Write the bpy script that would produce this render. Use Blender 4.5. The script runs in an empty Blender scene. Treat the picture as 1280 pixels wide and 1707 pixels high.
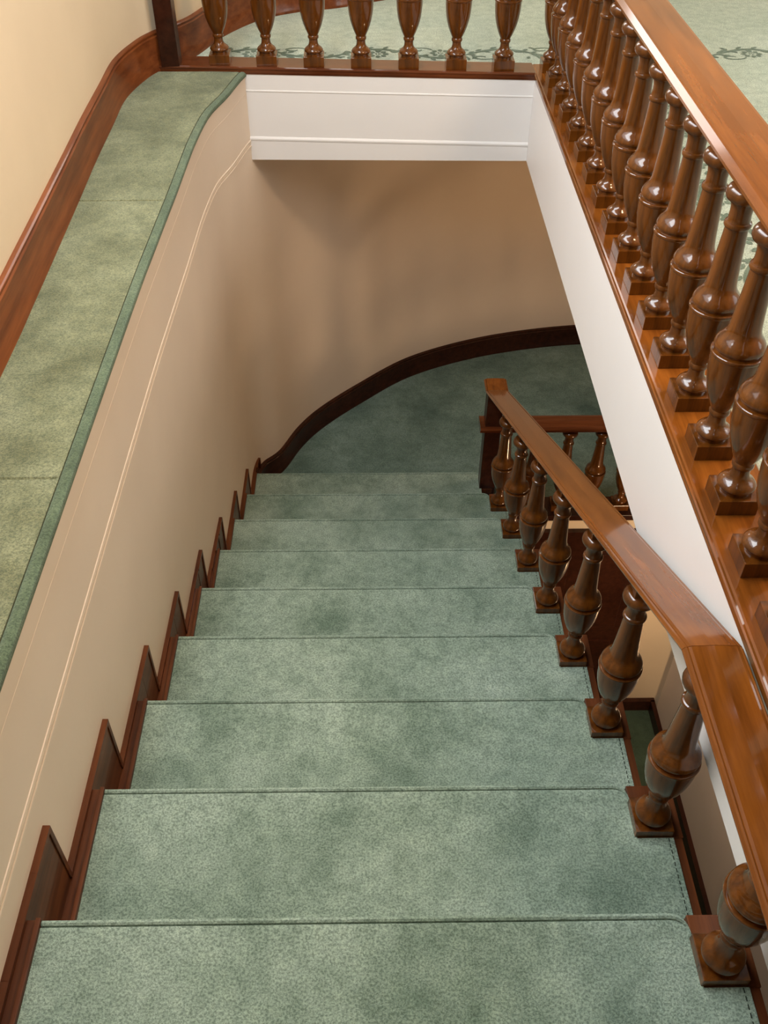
import bpy, bmesh, math, random
from mathutils import Vector, Matrix
random.seed(4)
PI = math.pi
scn = bpy.context.scene
C = scn.collection

# ------------------------------------------------------------------ camera
cam_d = bpy.data.cameras.new('camera'); cam = bpy.data.objects.new('camera', cam_d); C.objects.link(cam)
cam_d.sensor_width = 36.0; cam_d.sensor_fit = 'AUTO'; cam_d.lens = 36.0*1567.6/1707.0
cam_d.clip_start = 0.02
rr = Vector((0.99989355, -0.01391652, 0.00438384)); uu = Vector((0.00636654, 0.68648202, 0.72711891)); ff = Vector((0.0131284, 0.7270136, -0.68649754))
EYE = 1.275
cam.matrix_world = Matrix(((rr.x, uu.x, -ff.x, 0), (rr.y, uu.y, -ff.y, 0), (rr.z, uu.z, -ff.z, EYE), (0, 0, 0, 1)))
scn.camera = cam
# ------------------------------------------------------------------ view, world, big lights
scn.view_settings.view_transform = 'Standard'; scn.view_settings.look = 'None'
scn.view_settings.gamma = 1.0; scn.view_settings.exposure = 0.12; scn.view_settings.use_curve_mapping = False
w = bpy.data.worlds.new('world'); scn.world = w; w.use_nodes = True
w.node_tree.nodes['Background'].inputs[0].default_value = (1.0, 0.86, 0.7, 1)
w.node_tree.nodes['Background'].inputs[1].default_value = 0.25

ZS_ = -.319
def area(name, loc, tgt, sx, sy, power, col, spread=180):
    l = bpy.data.lights.new(name, 'AREA'); l.shape = 'RECTANGLE'; l.size = sx; l.size_y = sy
    l.energy = power; l.color = col; l.spread = math.radians(spread)
    o = bpy.data.objects.new(name, l); C.objects.link(o); o.location = loc
    d = Vector(tgt)-Vector(loc); o.rotation_euler = d.to_track_quat('-Z', 'Y').to_euler(); return o
area('window_light', (-0.78, 1.95, 1.62), (0.64, 2.0, -0.05), 2.4, 0.95, 92, (0.91, 0.96, 1.0))
area('far_window_light', (-0.25, 4.5, 1.3), (1.2, 2.6, 0.3), 0.75, 1.1, 16, (1.0, 0.98, 0.95))
area('right_window_light', (3.45, 2.6, 1.4), (1.6, 2.6, 0.0), 2.4, 1.2, 48, (1.0, 0.97, 0.92))
area('ceiling_light_glow', (1.3, 1.7, 2.3), (0.2, 1.6, 0.0), 0.4, 0.4, 30, (1.0, 0.66, 0.36))
area('landing_ceiling_light', (1.45, 3.9, ZS_-.06), (0.9, 4.6, -2.0), 0.35, 0.35, 5.0, (1.0, 0.60, 0.30))
area('hall_wall_light', (1.66, 2.3, -2.15), (1.2, 3.4, -2.9), 0.25, 0.25, 11, (1.0, 0.70, 0.42))

# ------------------------------------------------------------------ helpers
def link(name, me, parent=None):
    o = bpy.data.objects.new(name, me); C.objects.link(o)
    if parent is not None: o.parent = parent
    return o
def obj(name, bm, mats, parent=None, smooth=False):
    bmesh.ops.recalc_face_normals(bm, faces=bm.faces)
    me = bpy.data.meshes.new(name); bm.to_mesh(me); bm.free()
    if not isinstance(mats, (list, tuple)): mats = [mats]
    for m in mats: me.materials.append(m)
    if smooth:
        me.polygons.foreach_set('use_smooth', [True]*len(me.polygons))
        me.set_sharp_from_angle(angle=math.radians(38))
    return link(name, me, parent)
def struct(name, bm, mats, smooth=False):
    o = obj(name, bm, mats, None, smooth); o['kind'] = 'structure'; return o
def thing(name, label, cat, loc=(0, 0, 0), group=None):
    o = bpy.data.objects.new(name, None); C.objects.link(o); o.location = loc; o.empty_display_size = .05
    o['label'] = label; o['category'] = cat
    if group: o['group'] = group
    return o
def box(bm, x0, x1, y0, y1, z0, z1, mi=0, bev=0):
    vs = [bm.verts.new((x, y, z)) for x in (x0, x1) for y in (y0, y1) for z in (z0, z1)]
    fs = [(0, 1, 3, 2), (4, 6, 7, 5), (0, 4, 5, 1), (2, 3, 7, 6), (0, 2, 6, 4), (1, 5, 7, 3)]
    out = []
    for f in fs:
        q = bm.faces.new([vs[i] for i in f]); q.material_index = mi; out.append(q)
    if bev:
        es = list({e for q in out for e in q.edges})
        bmesh.ops.bevel(bm, geom=es, offset=bev, segments=2, affect='EDGES', profile=.6)
def lathe(bm, prof, seg=32):
    rings = []
    for (r, z) in prof:
        rings.append([bm.verts.new((r*math.cos(2*PI*i/seg), r*math.sin(2*PI*i/seg), z)) for i in range(seg)])
    for a, b in zip(rings, rings[1:]):
        for i in range(seg):
            bm.faces.new((a[i], a[(i+1) % seg], b[(i+1) % seg], b[i]))
    bm.faces.new(rings[0][::-1]); bm.faces.new(rings[-1])
def skin_sections(bm, secs, mi=0, closed=True, caps=True):
    """secs: list of lists of 3D points, joined in order."""
    R = [[bm.verts.new(p) for p in s] for s in secs]; n = len(R[0])
    for a, b in zip(R, R[1:]):
        for i in range(n if closed else n-1):
            f = bm.faces.new((a[i], a[(i+1) % n], b[(i+1) % n], b[i])); f.material_index = mi
    if closed and caps:
        bm.faces.new(R[0][::-1]).material_index = mi; bm.faces.new(R[-1]).material_index = mi
def catmull(P, n=8):
    P = [Vector(p) for p in P]; Q = [2*P[0]-P[1]]+P+[2*P[-1]-P[-2]]; out = []
    for i in range(1, len(Q)-2):
        a, b, c, d = Q[i-1:i+3]
        for k in range(n):
            t = k/n
            out.append(.5*((2*b)+(c-a)*t+(2*a-5*b+4*c-d)*t*t+(3*b-a-3*c+d)*t**3))
    out.append(P[-1]); return out
def sweep_plan(bm, path, prof, mi=0, closed=True):
    """prof: (inward offset, z). Inward is to the right of travel."""
    secs = []
    for i, p in enumerate(path):
        a = path[max(i-1, 0)]; b = path[min(i+1, len(path)-1)]
        t = (b-a).normalized(); n = Vector((t.y, -t.x))
        secs.append([(p.x+n.x*o, p.y+n.y*o, z) for o, z in prof])
    skin_sections(bm, secs, mi, closed)
def interp(path, y):
    for a, b in zip(path, path[1:]):
        if a.y <= y <= b.y and b.y > a.y: return a.x+(b.x-a.x)*(y-a.y)/(b.y-a.y)
    return path[0].x if y < path[0].y else path[-1].x

# ------------------------------------------------------------------ materials
def newmat(name):
    m = bpy.data.materials.new(name); m.use_nodes = True; nt = m.node_tree
    return m, nt, nt.nodes['Principled BSDF']
def N(nt, t, **kw):
    n = nt.nodes.new(t)
    for k, v in kw.items():
        if k in n.inputs: n.inputs[k].default_value = v
        else: setattr(n, k, v)
    return n
def ramp(nt, stops, interp_='LINEAR'):
    r = nt.nodes.new('ShaderNodeValToRGB'); r.color_ramp.interpolation = interp_
    e = r.color_ramp.elements
    while len(e) < len(stops): e.new(.5)
    for q, (p, c) in zip(e, stops): q.position = p; q.color = (*c, 1)
    return r
def carpet(name, lo, mid, hi, big=3.4, pile=225):
    m, nt, b = newmat(name); L = nt.links.new
    tc = N(nt, 'ShaderNodeTexCoord')
    n1 = N(nt, 'ShaderNodeTexNoise', Scale=big, Detail=5.0, Roughness=.62); L(tc.outputs['Object'], n1.inputs['Vector'])
    r1 = ramp(nt, [(.30, lo), (.5, mid), (.72, hi)]); L(n1.outputs[0], r1.inputs[0])
    nm = N(nt, 'ShaderNodeTexNoise', Scale=26.0, Detail=6.0, Roughness=.7); L(tc.outputs['Object'], nm.inputs['Vector'])
    rm = ramp(nt, [(.36, (.78, .80, .78)), (.5, (.98, .98, .98)), (.64, (1.14, 1.12, 1.10))]); L(nm.outputs[0], rm.inputs[0])
    m0 = N(nt, 'ShaderNodeMix', data_type='RGBA', blend_type='MULTIPLY'); m0.inputs[0].default_value = .9
    L(r1.outputs[0], m0.inputs[6]); L(rm.outputs[0], m0.inputs[7])
    n2 = N(nt, 'ShaderNodeTexNoise', Scale=pile, Detail=3.0, Roughness=.8); L(tc.outputs['Object'], n2.inputs['Vector'])
    r2 = ramp(nt, [(.40, (.50, .53, .50)), (.5, (.97, .97, .97)), (.60, (1.34, 1.32, 1.28))]); L(n2.outputs[0], r2.inputs[0])
    mx = N(nt, 'ShaderNodeMix', data_type='RGBA', blend_type='MULTIPLY'); mx.inputs[0].default_value = .85
    L(m0.outputs[2], mx.inputs[6]); L(r2.outputs[0], mx.inputs[7]); L(mx.outputs[2], b.inputs['Base Color'])
    n3 = N(nt, 'ShaderNodeTexNoise', Scale=pile*1.3, Detail=3.0, Roughness=.8); L(tc.outputs['Object'], n3.inputs['Vector'])
    bp = N(nt, 'ShaderNodeBump', Strength=.8, Distance=.004); L(n3.outputs[0], bp.inputs['Height']); L(bp.outputs[0], b.inputs['Normal'])
    b.inputs['Roughness'].default_value = 1; b.inputs['Specular IOR Level'].default_value = .1
    b.inputs['Sheen Weight'].default_value = .35; b.inputs['Sheen Roughness'].default_value = .5
    b.inputs['Sheen Tint'].default_value = (.75, .95, .85, 1)
    return m
def wood(name, lo, hi, rough=.22, coat=.7, rot=0.0, stretch='Y'):
    m, nt, b = newmat(name); L = nt.links.new
    tc = N(nt, 'ShaderNodeTexCoord'); mp = N(nt, 'ShaderNodeMapping')
    s = {'X': (1.2, 16, 16), 'Y': (16, 1.2, 16), 'Z': (16, 16, 1.6)}[stretch]
    mp.inputs['Scale'].default_value = s
    m0 = N(nt, 'ShaderNodeMapping'); m0.inputs['Rotation'].default_value = (rot, 0, 0); L(tc.outputs['Object'], m0.inputs[0]); L(m0.outputs[0], mp.inputs[0])
    n1 = N(nt, 'ShaderNodeTexNoise', Scale=2.2, Detail=7.0, Roughness=.65, Distortion=.15); L(mp.outputs[0], n1.inputs['Vector'])
    r1 = ramp(nt, [(.3, lo), (.7, hi)]); L(n1.outputs[0], r1.inputs[0])
    n2 = N(nt, 'ShaderNodeTexNoise', Scale=3.0, Detail=2.0); L(tc.outputs['Object'], n2.inputs['Vector'])
    r2 = ramp(nt, [(.35, (.72, .66, .6)), (.65, (1.1, 1.1, 1.05))]); L(n2.outputs[0], r2.inputs[0])
    mx = N(nt, 'ShaderNodeMix', data_type='RGBA', blend_type='MULTIPLY'); mx.inputs[0].default_value = .8
    L(r1.outputs[0], mx.inputs[6]); L(r2.outputs[0], mx.inputs[7]); L(mx.outputs[2], b.inputs['Base Color'])
    b.inputs['Roughness'].default_value = rough; b.inputs['Coat Weight'].default_value = coat; b.inputs['Coat Roughness'].default_value = .08
    b.inputs['Specular IOR Level'].default_value = .08
    return m
def paint(name, col, var=.05, rough=.6, bump=.12):
    m, nt, b = newmat(name); L = nt.links.new
    tc = N(nt, 'ShaderNodeTexCoord')
    n1 = N(nt, 'ShaderNodeTexNoise', Scale=2.3, Detail=4.0); L(tc.outputs['Object'], n1.inputs['Vector'])
    r1 = ramp(nt, [(.3, tuple(c*(1-var) for c in col)), (.7, tuple(min(1, c*(1+var)) for c in col))]); L(n1.outputs[0], r1.inputs[0])
    L(r1.outputs[0], b.inputs['Base Color']); b.inputs['Roughness'].default_value = rough
    n3 = N(nt, 'ShaderNodeTexNoise', Scale=60, Detail=3.0); L(tc.outputs['Object'], n3.inputs['Vector'])
    bp = N(nt, 'ShaderNodeBump', Strength=bump, Distance=.003); L(n3.outputs[0], bp.inputs['Height']); L(bp.outputs[0], b.inputs['Normal'])
    return m
M_STAIR = carpet('stair_carpet', (.13, .19, .145), (.245, .322, .26), (.345, .43, .36))
M_LEDGE = carpet('ledge_carpet', (.11, .11, .05), (.195, .20, .108), (.275, .28, .165), big=5)
M_FLOOR = carpet('gallery_carpet', (.40, .46, .38), (.48, .54, .45), (.56, .61, .52), big=1.5)
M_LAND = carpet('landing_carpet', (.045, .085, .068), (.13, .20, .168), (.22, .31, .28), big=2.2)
M_BIND = carpet('binding_yarn', (.075, .10, .055), (.105, .14, .08), (.14, .175, .105), big=6)
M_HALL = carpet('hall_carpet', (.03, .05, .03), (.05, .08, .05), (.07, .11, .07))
M_PAT = carpet('pattern_carpet', (.09, .12, .08), (.13, .17, .12), (.18, .22, .16), big=4)
M_STITCH, _, _b = newmat('stitch'); _b.inputs['Base Color'].default_value = (.02, .03, .02, 1); _b.inputs['Roughness'].default_value = 1
M_WOODY = wood('mahogany_lengthwise', (.11, .030, .004), (.255, .078, .011), stretch='Y')
M_RAIL = wood('mahogany_sloping', (.11, .030, .004), (.255, .078, .011), stretch='Y', rot=math.atan(.186/.3622))
M_WOODX = wood('mahogany_crosswise', (.07, .018, .006), (.16, .044, .013), stretch='X')
M_WOODZ = wood('mahogany_turned', (.040, .0105, .0012), (.19, .058, .0055), rough=.45, coat=1.0, stretch='Z')
M_DARK = wood('dark_wood', (.022, .007, .004), (.055, .016, .008), stretch='Y', coat=.4, rough=.35)
M_BB = wood('baseboard_wood', (.11, .028, .009), (.24, .07, .02), stretch='Y', coat=.3, rough=.4)
M_SKIRT = wood('skirting_wood', (.06, .018, .007), (.165, .052, .018), stretch='Y', coat=.3, rough=.4)
M_WHITE = paint('white_gloss_paint', (.80, .78, .77), .02, .45, .05)
M_WALL = paint('plaster_pale', (.80, .665, .54), .04, .65)
M_CREAM = paint('plaster_cream', (.76, .61, .43), .04, .7)
M_CEIL = paint('ceiling_paint', (.70, .66, .58), .02, .8)

# ------------------------------------------------------------------ dimensions
RISE = .186; GO = .3622; Y1 = .714
def yn(k): return Y1+(k-1)*GO           # nosing of tread k
def zt(k): return -RISE*(k+1)           # top of tread k
ZL = -RISE*11                           # landing
ZB = ZL-RISE*9                          # lower hall floor
def yfar(x): return 3.775-.060*(x-.6413)
XA = .6413; YF = 3.78; ZS = -.319       # opening right edge, far edge, underside of floor
RX = .7045                               # gallery rail axis
EDGE = catmull([(-.622, -2.5), (-.622, -.5), (-.620, .95), (-.615, 2.1), (-.608, 2.5), (-.601, 2.8), (-.598, 3.0), (-.593, 3.2), (-.575, 3.43), (-.532, 3.61), (-.485, 3.84),
                (-.40, 4.055), (-.285, 4.235), (-.08, 4.455), (.22, 4.725), (.6, 4.915), (1.0, 5.03), (1.4, 5.085), (1.9, 5.09), (2.8, 5.09)], 8)
LOW = catmull([(-.622, -2.5), (-.622, -.5), (-.620, .95), (-.615, 2.1), (-.608, 2.5), (-.601, 2.8), (-.600, 3.2), (-.600, 3.5), (-.596, 3.66), (-.566, 3.765), (-.487, 3.862),
                (-.40, 4.060), (-.285, 4.235), (-.08, 4.455), (.22, 4.725), (.6, 4.915), (1.0, 5.03), (1.4, 5.085), (1.9, 5.09), (2.8, 5.09)], 8)
OUTER = catmull([(-.875, -2.5), (-.875, .5), (-.877, 1.8), (-.883, 2.16), (-.897, 2.7), (-.906, 3.0), (-.910, 3.3), (-.912, 3.55), (-.878, 3.74), (-.83, 3.87), (-.72, 4.05),
                 (-.63, 4.31), (-.49, 4.54), (-.32, 4.66), (-.15, 4.72), (.02, 4.82), (.25, 4.93), (.7, 5.07), (1.4, 5.18), (2.4, 5.2), (3.6, 5.2)], 8)

# ------------------------------------------------------------------ structure
def wall_sheet(name, path, z0, z1, mat, thick=.06):
    bm = bmesh.new()
    sweep_plan(bm, path, [(0, z0), (0, z1), (-thick, z1), (-thick, z0)])
    return struct(name, bm, mat, True)
bm = bmesh.new(); secs = []
for i in range(len(EDGE)):
    sec = []
    for path, z in ((LOW, ZL-.1), (LOW, -1.55), (EDGE, -.40), (EDGE, -.012)):
        sec.append((path[i].x, path[i].y, z))
    t = (EDGE[min(i+1, len(EDGE)-1)]-EDGE[max(i-1, 0)]).normalized(); ox, oy = -t.y*.06, t.x*.06
    sec += [(EDGE[i].x+ox, EDGE[i].y+oy, -.012), (LOW[i].x+ox, LOW[i].y+oy, ZL-.1)]
    secs.append(sec)
skin_sections(bm, secs); struct('wall_stairwell', bm, M_WALL, True)
wall_sheet('wall_left', OUTER, -.02, 2.4, M_CREAM)
bm = bmesh.new(); box(bm, 3.6, 3.66, -2.56, 5.26, ZS, 2.4); struct('wall_right', bm, M_CREAM)
bm = bmesh.new(); box(bm, -.94, 3.66, -2.56, -2.5, ZS, 2.4); struct('wall_back', bm, M_DARK)  # unseen wall; its dark wood finish is invented to cut bounced light
bm = bmesh.new(); box(bm, -1.0, 3.66, -2.56, 5.3, 2.4, 2.46); struct('ceiling', bm, M_CEIL)
# gallery floor, carpet on a slab
bm = bmesh.new()
box(bm, XA+.02, 3.6, -2.5, 5.22, -.02, 0); box(bm, -.93, XA+.02, YF+.10, 5.22, -.02, 0); box(bm, -.93, XA+.02, -2.5, yn(-1)-.02, -.02, 0)
# woven border: vine, flowers, leaves laid along the far and the right side of the opening
def blade(bm, x, y, ang, L_, W_, z=.0012):
    c, s = math.cos(ang), math.sin(ang); pts = [(-.5, 0), (-.2, .42), (.2, .42), (.5, 0), (.2, -.42), (-.2, -.42)]
    f = bm.faces.new([bm.verts.new((x+c*px*L_-s*py*W_, y+s*px*L_+c*py*W_, z+random.random()*.0006)) for px, py in pts]); f.material_index = 1
def vine(bm, P, wdt, z=.0012):
    last = None
    for i, p in enumerate(P):
        a = P[max(i-1, 0)]; b = P[min(i+1, len(P)-1)]; t = (b-a).normalized(); n = Vector((-t.y, t.x))*wdt*(.5+.5*math.sin(PI*min(1, max(0, i/(len(P)-1)))))
        q = (bm.verts.new((p.x+n.x, p.y+n.y, z)), bm.verts.new((p.x-n.x, p.y-n.y, z)))
        if last: bm.faces.new((last[0], last[1], q[1], q[0])).material_index = 1
        last = q
def border(bm, along, c, s0, s1, zz=.0012):
    def T(s, t): return Vector((s, c+t)) if along == 'x' else Vector((c+t, s))
    per = .51; s = s0; sgn = 1
    while s < s1:
        vine(bm, [T(s+per*.5*i/16, sgn*.052*math.sin(PI*i/16)) for i in range(17)], .010)
        cx = s+per*.25; ct = -sgn*.006
        base = 0 if along == 'x' else PI/2
        for k in range(8):
            a = 2*PI*k/8; p = T(cx+.032*math.cos(a), ct+.032*math.sin(a)); blade(bm, p.x, p.y, base+a if along == 'x' else PI/2-a, .026, .022)
        for k in range(5):
            a = 2*PI*k/5; p = T(cx+.009*math.cos(a), ct+.009*math.sin(a)); blade(bm, p.x, p.y, a, .008, .007)
        # curling tendril and leaves
        vine(bm, [T(s+.02+.055*(1-i/18)*math.cos(i*.42)+.02, -sgn*(.045+.030*(1-i/18)*math.sin(i*.42))) for i in range(16)], .006)
        for k in range(9):
            u = k/8; q = T(s+per*.5*u, sgn*(.052*math.sin(PI*u)+(.022 if k % 2 else -.014)))
            blade(bm, q.x, q.y, base+(.7 if k % 2 else -.6)*sgn+random.uniform(-.3, .3), .038, .018)
        for k in range(4):
            q = T(s+random.uniform(-.03, .03), random.uniform(-.07, .07)); blade(bm, q.x, q.y, random.uniform(0, PI), .032, .015)
        s += per*.5; sgn = -sgn
border(bm, 'x', 4.075, -.60, 3.4)
border(bm, 'y', 1.06, -.2, 3.6)
struct('floor', bm, [M_FLOOR, M_PAT])
# underside of the gallery
bm = bmesh.new(); box(bm, XA+.01, 3.6, -2.5, 5.22, ZS, -.025); box(bm, -.93, XA+.01, YF+.12, 5.22, ZS, -.025); struct('ceiling', bm, M_WALL)
# fascias round the opening
bm = bmesh.new(); box(bm, XA, XA+.03, -.02, YF+.03, ZS, .0, 0)
box(bm, XA-.0012, XA, -.02, YF, -.064, -.0005)
struct('trim_1', bm, M_WHITE)
FX = (-.51, XA-.0005)
bm = bmesh.new()
def bar_x(bm, sec, zl=0):
    skin_sections(bm, [[(x, yfar(x)+o, z+(zl if (x < 0 and z < -.28) else 0)) for o, z in sec] for x in FX])
bar_x(bm, [(0, ZS), (0, 0), (.03, 0), (.03, ZS)], -.022)
bar_x(bm, [(-.002, -.245), (-.005, -.251), (-.005, -.256), (-.003, -.262), (-.003, ZS+.001), (.001, ZS+.001), (.001, -.243)], -.022)
bar_x(bm, [(-.0015, -.062), (-.0022, -.066), (-.0005, -.068), (.001, -.071), (.001, -.060)])
struct('trim_2', bm, M_WHITE)
# double bead along the stairwell wall
bm = bmesh.new()
pth = [p for p in EDGE if p.y < YF+.06]
pr = []
for zz, ww in ((-.262, 1), (-.272, .7), (-.283, 1)):
    sweep_plan(bm, pth, [(-.002, zz-.005), (.002*ww, zz-.0035), (.0032*ww, zz), (.002*ww, zz+.0035), (-.002, zz+.005)])
sweep_plan(bm, pth, [(-.002, -.077), (.0006, -.076), (.0006, -.073), (-.002, -.072)])
struct('trim_3', bm, M_WALL, True)
# baseboards
def skirt_prof(h_, t=.018): return [(0, 0), (t+.004, 0), (t+.004, .012), (t, .018), (t, h_-.016), (t-.004, h_-.012), (t-.003, h_-.004), (t-.008, h_), (0, h_+.002)]
bm = bmesh.new(); sweep_plan(bm, OUTER, [(o, z) for o, z in skirt_prof(.142)]); struct('baseboard_left', bm, M_BB, True)
bm = bmesh.new(); p2 = [p for p in LOW if p.y > yn(9)+.03]
sweep_plan(bm, p2, [(o, z+ZL) for o, z in skirt_prof(.13)]); struct('baseboard_landing', bm, M_DARK, True)
# landing floor
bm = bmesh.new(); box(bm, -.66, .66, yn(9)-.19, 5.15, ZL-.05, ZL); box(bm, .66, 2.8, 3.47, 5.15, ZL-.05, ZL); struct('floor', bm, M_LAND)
bm = bmesh.new(); box(bm, 2.8, 2.86, 3.4, 5.15, ZB, ZS); struct('wall_landing_end', bm, M_CREAM)
# lower hall
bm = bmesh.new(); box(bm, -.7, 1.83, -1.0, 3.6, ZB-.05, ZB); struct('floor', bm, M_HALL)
XR = 1.765
bm = bmesh.new(); box(bm, XR, XR+.06, -1.0, 3.40, ZB, ZS); struct('wall_lower_right', bm, M_WALL)
bm = bmesh.new(); box(bm, .62, XR+.06, 3.47, 3.55, ZB, ZL-.05); box(bm, .655, XR+.06, 3.462, 3.47, ZL-.075, ZL-.003); struct('wall_lower_end', bm, M_CREAM)
bm = bmesh.new(); box(bm, -.7, XR, -1.06, -1.0, ZB, ZS); struct('wall_lower_back', bm, M_CREAM)
bm = bmesh.new(); box(bm, -.7, -.64, -1.0, 3.4, ZB, ZL-.1); struct('wall_lower_left', bm, M_CREAM)
bm = bmesh.new()
for (x0, x1, y0, y1) in ((1.49, XR, 3.445, 3.47), (XR-.022, XR, -1.0, 3.45)):
    box(bm, x0, x1, y0, y1, ZB, ZB+.095); box(bm, x0-(.004 if y0 < 0 else 0), x1, y0-(0 if y0 < 0 else .004), y1, ZB+.085, ZB+.1)
struct('baseboard_lower', bm, M_DARK)
# cupboard door under the landing
dr = None
bm = bmesh.new(); box(bm, .70, 1.475, 3.44, 3.47, ZB, ZL-.085, bev=.003)
dr = struct('door_1', bm, M_DARK)
bm = bmesh.new()
for z0, z1 in ((ZB+.12, ZB+.72), (ZB+.84, ZL-.24)):
    for x0, x1 in ((.80, 1.05), (1.13, 1.38)): box(bm, x0, x1, 3.432, 3.442, z0, z1, bev=.004)
o = obj('door_panel', bm, M_DARK, dr)
bm = bmesh.new(); box(bm, 1.475, 1.50, 3.435, 3.47, ZB, ZL-.075); box(bm, .67, 1.50, 3.433, 3.47, ZL-.10, ZL-.075); obj('door_frame', bm, M_DARK, dr)
# windows (behind and above the view)
def window(name, x0, x1, y0, y1, z0, z1):
    bm = bmesh.new(); nx = abs(x1-x0) < .1
    for i in range(3):
        t = i/2
        if nx: box(bm, x0, x1, y0+(y1-y0-.05)*t, y0+(y1-y0-.05)*t+.05, z0, z1)
    for t in (0, .5, 1):
        z = z0+(z1-z0-.05)*t; box(bm, x0, x1, y0, y1, z, z+.05)
    o = struct(name, bm, M_WHITE); bm = bmesh.new(); box(bm, x0+.02, x0+.024, y0, y1, z0, z1)
    m, nt, b = newmat(name+'_pane'); b.inputs['Base Color'].default_value = (.8, .85, .9, 1)
    b.inputs['Emission Color'].default_value = (.9, .95, 1, 1); b.inputs['Emission Strength'].default_value = 1.5
    obj('window_pane', bm, m, o)
window('window_1', -.87, -.83, .7, 3.2, 1.1, 2.15)
window('window_2', 3.55, 3.59, .9, 3.5, .7, 2.0)

# ------------------------------------------------------------------ carpet on the ledge
lc = thing('ledge_carpet', 'long green carpet strip on the ledge between the left wall and the open stairwell', 'carpet')
bm = bmesh.new(); secs = []
ys = []
y = -.02
while y < YF-.02: ys.append(y); y += .06
for sy in (1.45, 2.72): ys += [sy-.004, sy, sy+.004]
ys += [YF, YF+.04, YF+.066]; ys = sorted(set(ys))
path_in = [p for p in EDGE]
for y in ys:
    a = interp(OUTER, y)+.016; b = interp(EDGE, y); dz = -.004 if y in (1.45, 2.72) else 0
    secs.append([(a, y, -.012), (a, y, .006+dz), (b-.026, y, .007+dz), (b-.019, y, .006), (b-.019, y, -.012)])
skin_sections(bm, secs); obj('carpet_strip', bm, M_LEDGE, lc)
bm = bmesh.new(); secs = []
for y in ys:
    b = interp(EDGE, y); secs.append([(b-.018, y, -.004), (b-.017, y, .0045), (b-.012, y, .0075), (b-.002, y, .0075), (b+.005, y, .003), (b+.007, y, -.004), (b+.005, y, -.011), (b, y, -.013), (b-.010, y, -.0125)])
skin_sections(bm, secs); bd = obj('edge_binding', bm, M_BIND, lc, True)

# ------------------------------------------------------------------ staircase
st = thing('staircase', 'straight flight of green carpeted stairs going down to the curved landing', 'stairs', (0, yn(9), ZL))
def to(o): o.location = -Vector(st.location); return o
XL_, XRt = -.579, .548
for k in range(0, 10):
    bm = bmesh.new(); z = zt(k); Y = yn(k); yb = yn(k-1)-.045
    prof = [(yb, -.004, 0), (Y-.022, -.0005, 1), (Y-.0170, .0006, 1), (Y-.0150, .0000, 1), (Y-.0138, -.0070, 1), (Y-.0118, .0005, 1), (Y-.008, .0028, 1), (Y-.003, .0008, 1), (Y, -.006, 1), (Y-.001, -.014, 1), (Y-.007, -.021, 1), (Y-.020, -.025, 1), (Y-.026, -.03, 1), (Y-.028, -RISE-.004, 1), (yb, -RISE-.004, 0)]
    xs = [XL_]+[XL_+(XRt-.03-XL_)*i/6 for i in range(1, 7)]; rad = .03
    for a in (20, 40, 60, 75, 90): xs.append(XRt-rad+rad*math.sin(math.radians(a)))
    secs = []
    for x in xs:
        d = max(0, x-(XRt-rad)); sh = rad-math.sqrt(max(0, rad*rad-d*d))
        secs.append([(x, yy-(sh if m else 0), z+zz) for yy, zz, m in prof])
    skin_sections(bm, secs)
    # narrow return beside the baluster, with its line of stitches
    if k >= 1 and k < 9 or k == 0:
        box(bm, XRt-.002, .624, yb, Y-.127, z-.03, z-.001)
        y = yb+.05
        while y < Y-.135:
            box(bm, .6125, .6145, y, y+.008, z-.002, z-.0002, 1); y += .013
    to(obj('carpeted_step', bm, [M_STAIR, M_STITCH], st, True))
    bm = bmesh.new(); box(bm, XRt+.001, .646 if k < 9 else .60, Y-.126, Y-.004, z-.03, z-.004, bev=.002); to(obj('tread_end', bm, M_SKIRT, st))
# outer string: stepped board
bm = bmesh.new()
top = []
for k in range(0, 10):
    top += [(yn(k-1)-.02 if k else yn(-1), zt(k)-.006), (yn(k)-.02, zt(k)-.006)]
bot = [(yn(9)-.02, ZL-.02), (yn(9)-.12, ZL-.12), (yn(-1), zt(0)-.40)]
pl = top+bot
for x in (.625,):
    skin_sections(bm, [[(xx, y, z) for y, z in pl] for xx in (.625, .643)])
to(obj('outer_string', bm, M_SKIRT, st))
bm = bmesh.new()
skin_sections(bm, [[(xx, y, z) for y, z in ((yn(-1), zt(0)-.2), (yn(9)-.05, ZL-.03), (yn(9)-.05, ZL-.06), (yn(-1), zt(0)-.24))] for xx in (-.6, .625)]); to(obj('soffit', bm, M_WALL, st))
# stepped wall string with a bead on its top edge
def stepped(off_y, off_z, k0, k1):
    P = []
    for k in range(k0, k1+1):
        P += [(yn(k-1)+off_y, zt(k)+off_z), (yn(k)+off_y, zt(k)+off_z)]
    if k1 == 9: P[-1] = (yn(9)+.11, P[-1][1])
    return P
OY = .168
def xwall(y): return interp(LOW, y)
def stepped_sheet(bm, P, zlow, x_in):
    """vertical strips: face at x_in, body back to the wall, open stepped top"""
    for (ya, za), (yb_, zb_) in zip(P[::2], P[1::2]):
        n = 4
        for i in range(n):
            a = ya+(yb_-ya)*i/n; b = ya+(yb_-ya)*(i+1)/n
            box(bm, min(xwall(a), xwall(b))-.01, max(x_in, xwall((a+b)/2)+.0095), a, b, za-.40, za)
P = stepped(OY, .004, 0, 9)
bm = bmesh.new(); stepped_sheet(bm, P, 0, -.6095); to(obj('wall_string', bm, M_SKIRT, st))
bm = bmesh.new()
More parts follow.
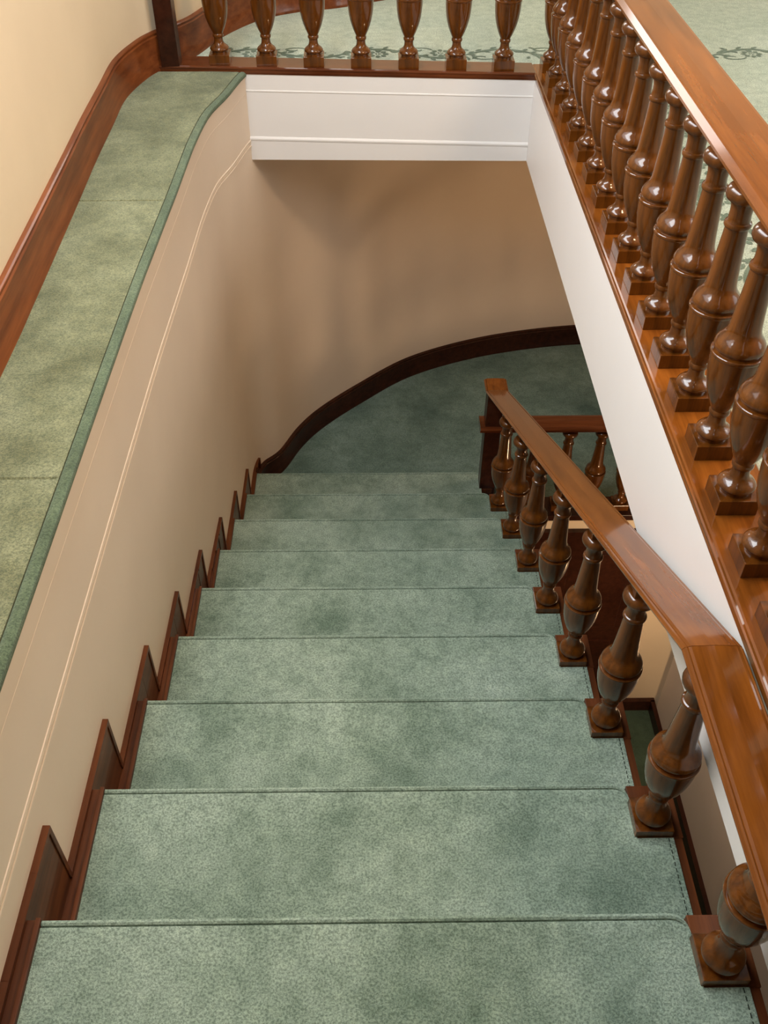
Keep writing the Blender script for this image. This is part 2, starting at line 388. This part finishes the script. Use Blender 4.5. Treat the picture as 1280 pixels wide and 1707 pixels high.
for i, ((ya, za), (yb_, zb_)) in enumerate(zip(P[::2], P[1::2])):
    for j in range(4):
        a = ya-.004+(yb_-ya+.008)*j/4; b = ya-.004+(yb_-ya+.008)*(j+1)/4+.0005
        box(bm, min(xwall(a), xwall(b))-.006, max(-.606, xwall((a+b)/2)+.013), a, b, za-.006, za+.004)
    dz = RISE if i < 9 else .075
    box(bm, min(xwall(ya), xwall(yb_))-.006, max(-.6062, xwall(yb_)+.0128), yb_-.006, yb_+.006, za-dz, za+.003, bev=.002)
# bead right beside the carpet
for k in range(0, 10):
    box(bm, -.612, -.5795, yn(k-1)-.02, yn(k)+.0, zt(k)-.02, zt(k)-.004)
    box(bm, -.589, -.5795, yn(k-1)-.02, yn(k)+.0, zt(k)-.02, zt(k)+.008, bev=.002)
to(obj('string_bead', bm, M_SKIRT, st))

# ------------------------------------------------------------------ balusters
PROF_LOW = [(.030, .030), (.0295, .0362), (.0295, .0462), (.0350, .0472), (.0365, .049), (.0368, .0515), (.0355, .055), (.0320, .0595), (.0270, .0635), (.0215, .068),
        (.0185, .074), (.0172, .081), (.0168, .090)]
PROF_STAIR = [(.030, .014), (.0295, .0202), (.0295, .0298), (.0350, .0308), (.0365, .0325), (.0368, .0355), (.0360, .040), (.0330, .047), (.0285, .053), (.0235, .059),
        (.0200, .066), (.0180, .076), (.0170, .088)]
PROF = [(.0168, .0925), (.0195, .0935), (.0208, .0960), (.0208, .1020), (.0195, .1045), (.0188, .106), (.0205, .110), (.0250, .119), (.0305, .131), (.0365, .147), (.0412, .163),
        (.0450, .180), (.0475, .199), (.0490, .218), (.0496, .232), (.0498, .2355), (.0510, .2370), (.0518, .2400), (.0512, .2430), (.0500, .2442), (.0470, .2448), (.0435, .2455), (.0435, .2520), (.0478, .2528),
        (.0488, .2550), (.0485, .2590), (.0470, .2640), (.0440, .2695), (.0400, .2750), (.0358, .2805), (.0325, .2870), (.0306, .296), (.0292, .310), (.0270, .340), (.0250, .370), (.0232, .400), (.0226, .412),
        (.0228, .4145), (.0250, .4160), (.0264, .4190), (.0264, .4230), (.0250, .4260), (.0225, .4275), (.0218, .430), (.0210, .440), (.0212, .450), (.0225, .459), (.0248, .465), (.0300, .4680), (.0345, .4720),
        (.0372, .4775), (.0378, .4825), (.0368, .4880), (.0335, .4935), (.0270, .4980), (.0220, .500)]
CACHE = {}
def meshes(H, ph):
    key = (round(H, 3), ph); low = PROF_STAIR if ph < 0 else PROF_LOW; pt = .020 if ph < 0 else .036
    if key in CACHE: return CACHE[key]
    if H < .45:
        cut = low+[(r, z) for r, z in PROF if z < .297]+[(.0285, H-.055), (.031, H-.053), (.031, H-.045), (.026, H-.043)]
        zb = H-.045
    else: cut = low+PROF; zb = .496
    def mk(name, bm, sm):
        bmesh.ops.recalc_face_normals(bm, faces=bm.faces); me = bpy.data.meshes.new(name); bm.to_mesh(me); bm.free(); me.materials.append(M_WOODZ)
        if sm:
            me.polygons.foreach_set('use_smooth', [True]*len(me.polygons)); me.set_sharp_from_angle(angle=math.radians(33))
        return me
    bm = bmesh.new(); lathe(bm, cut, 36); a = mk('baluster', bm, True)
    bm = bmesh.new(); s = .0395; box(bm, -s, s, -s, s, ph, pt, bev=.0015); b = mk('plinth', bm, False)
    bm = bmesh.new(); s = .0195; box(bm, -s, s, -s, s, zb, H+.012, bev=.0012)
    # chamfered foot of the block
    c = mk('top_block', bm, False)
    CACHE[key] = (a, b, c); return CACHE[key]
def baluster(parent, x, y, z, H, ph=0.0):
    a, b, c = meshes(H, ph)
    o = link('baluster', a, parent); o.location = Vector((x, y, z))-Vector(parent.location); o.rotation_euler = (0, 0, 0)
    link('plinth', b, o); link('top_block', c, o); return o
def sweep_rail(bm, pts, prof):
    """vertical cross-sections; pts: (x,y,z, dirx,diry) with the section laid across"""
    secs = []
    for (x, y, z, nx, ny) in pts: secs.append([(x+nx*a, y+ny*a, z+b) for a, b in prof])
    skin_sections(bm, secs)
def rail_prof(hw, th, cb=.006):
    half = [(hw-.016, -th), (hw-.012, -th+.003), (hw-.012, -th*.55), (hw-.006, -th*.5), (hw-.001, -th*.42), (hw, -th*.3), (hw-.0015, -.008), (hw-.004, -.0035), (hw-.0075, -.0030), (hw-.0085, -.0042), (hw-.0095, -.0018), (hw-.014, 0)]
    return half+[(0, .0015)]+[(-a, b) for a, b in half[::-1]]

# gallery balustrade
gb = thing('gallery_balustrade', 'glossy mahogany balustrade round the top of the stairwell with closely set turned balusters', 'balustrade', (RX, YF, 0))
def tg(o): o.location = -Vector(gb.location); return o
BT = .023
bm = bmesh.new()
sec = [(XA-.002, 0.0), (XA-.004, .004), (XA-.004, .014), (XA-.006, .016), (XA-.006, .020), (XA-.003, .0225), (XA+.002, .021), (XA+.006, BT), (.790, BT), (.795, .018), (.795, -.002), (XA-.002, -.002)]
skin_sections(bm, [[(x, y, z) for x, z in sec] for y in (-.6, YF+.10)])
tg(obj('base_rail', bm, M_WOODY, gb))
bm = bmesh.new()
sec = [(YF-.002, 0.0), (YF-.004, .004), (YF-.004, .014), (YF-.006, .016), (YF-.006, .020), (YF-.003, .0225), (YF+.002, .021), (YF+.006, BT), (YF+.118, BT), (YF+.122, .018), (YF+.122, -.002), (YF-.002, -.002)]
skin_sections(bm, [[(x, y-YF+yfar(x), z) for y, z in sec] for x in (-.835, XA-.001)])
tg(obj('base_rail', bm, M_WOODX, gb))
YB = 3.8165
RZ = .585
bm = bmesh.new(); pf = rail_prof(.066, .042)
pf = [(.048, -.030), (.056, -.028), (.058, -.024), (.062, -.022), (.0655, -.018), (.0655, -.012), (.0560, -.001), (.050, 0), (0, .002)]
pf = pf+[(-a, b) for a, b in pf[:-1][::-1]]
s2 = math.sqrt(2)
skin_sections(bm, [[(RX+a, -.6, RZ+b) for a, b in pf], [(RX+a, YB+a, RZ+b) for a, b in pf], [(-.80, yfar(-.8)+.058+a, RZ+b) for a, b in pf]])
tg(obj('handrail', bm, M_WOODY, gb))
for i in range(-9, 17):
    if i < -4: continue
    y = 1.185+.1645*i
    baluster(gb, RX, y if i < 16 else YB, BT, RZ-.029-BT)
for i in range(7):
    x = -.580+.1835*i; baluster(gb, x, yfar(x)+.058, BT, RZ-.029-BT)
bm = bmesh.new(); yq = yfar(-.77)+.03; box(bm, -.805, -.735, yq-.035, yq+.035, BT-.005, RZ+.08, bev=.003); box(bm, -.815, -.725, yq-.045, yq+.045, RZ+.08, RZ+.1, bev=.004)
tg(obj('newel_post', bm, M_DARK, gb))

# stair balustrade
sb = thing('stair_balustrade', 'mahogany banister with sloping handrail on the right of the green stairs, turning along the landing', 'balustrade', (.575, yn(9)-.085, zt(9)))
def ts(o): o.location = -Vector(sb.location); return o
SX = .5755; KY = .990; KZ = EYE-1.25; NY = yn(9)-.085
sl = RISE/GO
yend = NY-.047; zend = KZ-(yend-KY)*sl
pf = rail_prof(.0525, .032)
bm = bmesh.new(); skin_sections(bm, [[(SX+a, y, z+b) for a, b in pf] for y, z in ((.0, KZ), (KY-.0004, KZ))]); ts(obj('level_rail', bm, M_WOODY, sb))
bm = bmesh.new(); skin_sections(bm, [[(SX+a, y, z+b) for a, b in pf] for y, z in ((KY+.0004, KZ), (yend, zend), (NY+.05, zend-.004))]); ts(obj('handrail', bm, M_RAIL, sb))
for k in range(1, 9):
    H = (KZ-.040 if k == 1 else KZ-(yn(k)-.085-KY)*sl-.040)-zt(k)+ (.0)
    yk = yn(k)-.085
    if k > 1: H = .551
    baluster(sb, .583, yk, zt(k), H, -.012)
bm = bmesh.new(); box(bm, SX-.038, SX+.038, NY-.038, NY+.038, ZL, zend-.030, bev=.003); ts(obj('newel_post', bm, M_DARK, sb))
LZ = EYE-2.746
pf = rail_prof(.055, .036)
bm = bmesh.new(); skin_sections(bm, [[(x, NY+a, LZ+b) for a, b in pf] for x in (.515, XR-.002)]); ts(obj('landing_rail', bm, M_WOODX, sb))
bm = bmesh.new(); box(bm, .648, XR-.002, 3.455, 3.60, ZL-.012, ZL+.024, bev=.003); ts(obj('base_rail', bm, M_DARK, sb))
for i in range(6): baluster(sb, .797+.158*i, NY, ZL+.024, LZ-.036-ZL-.024)
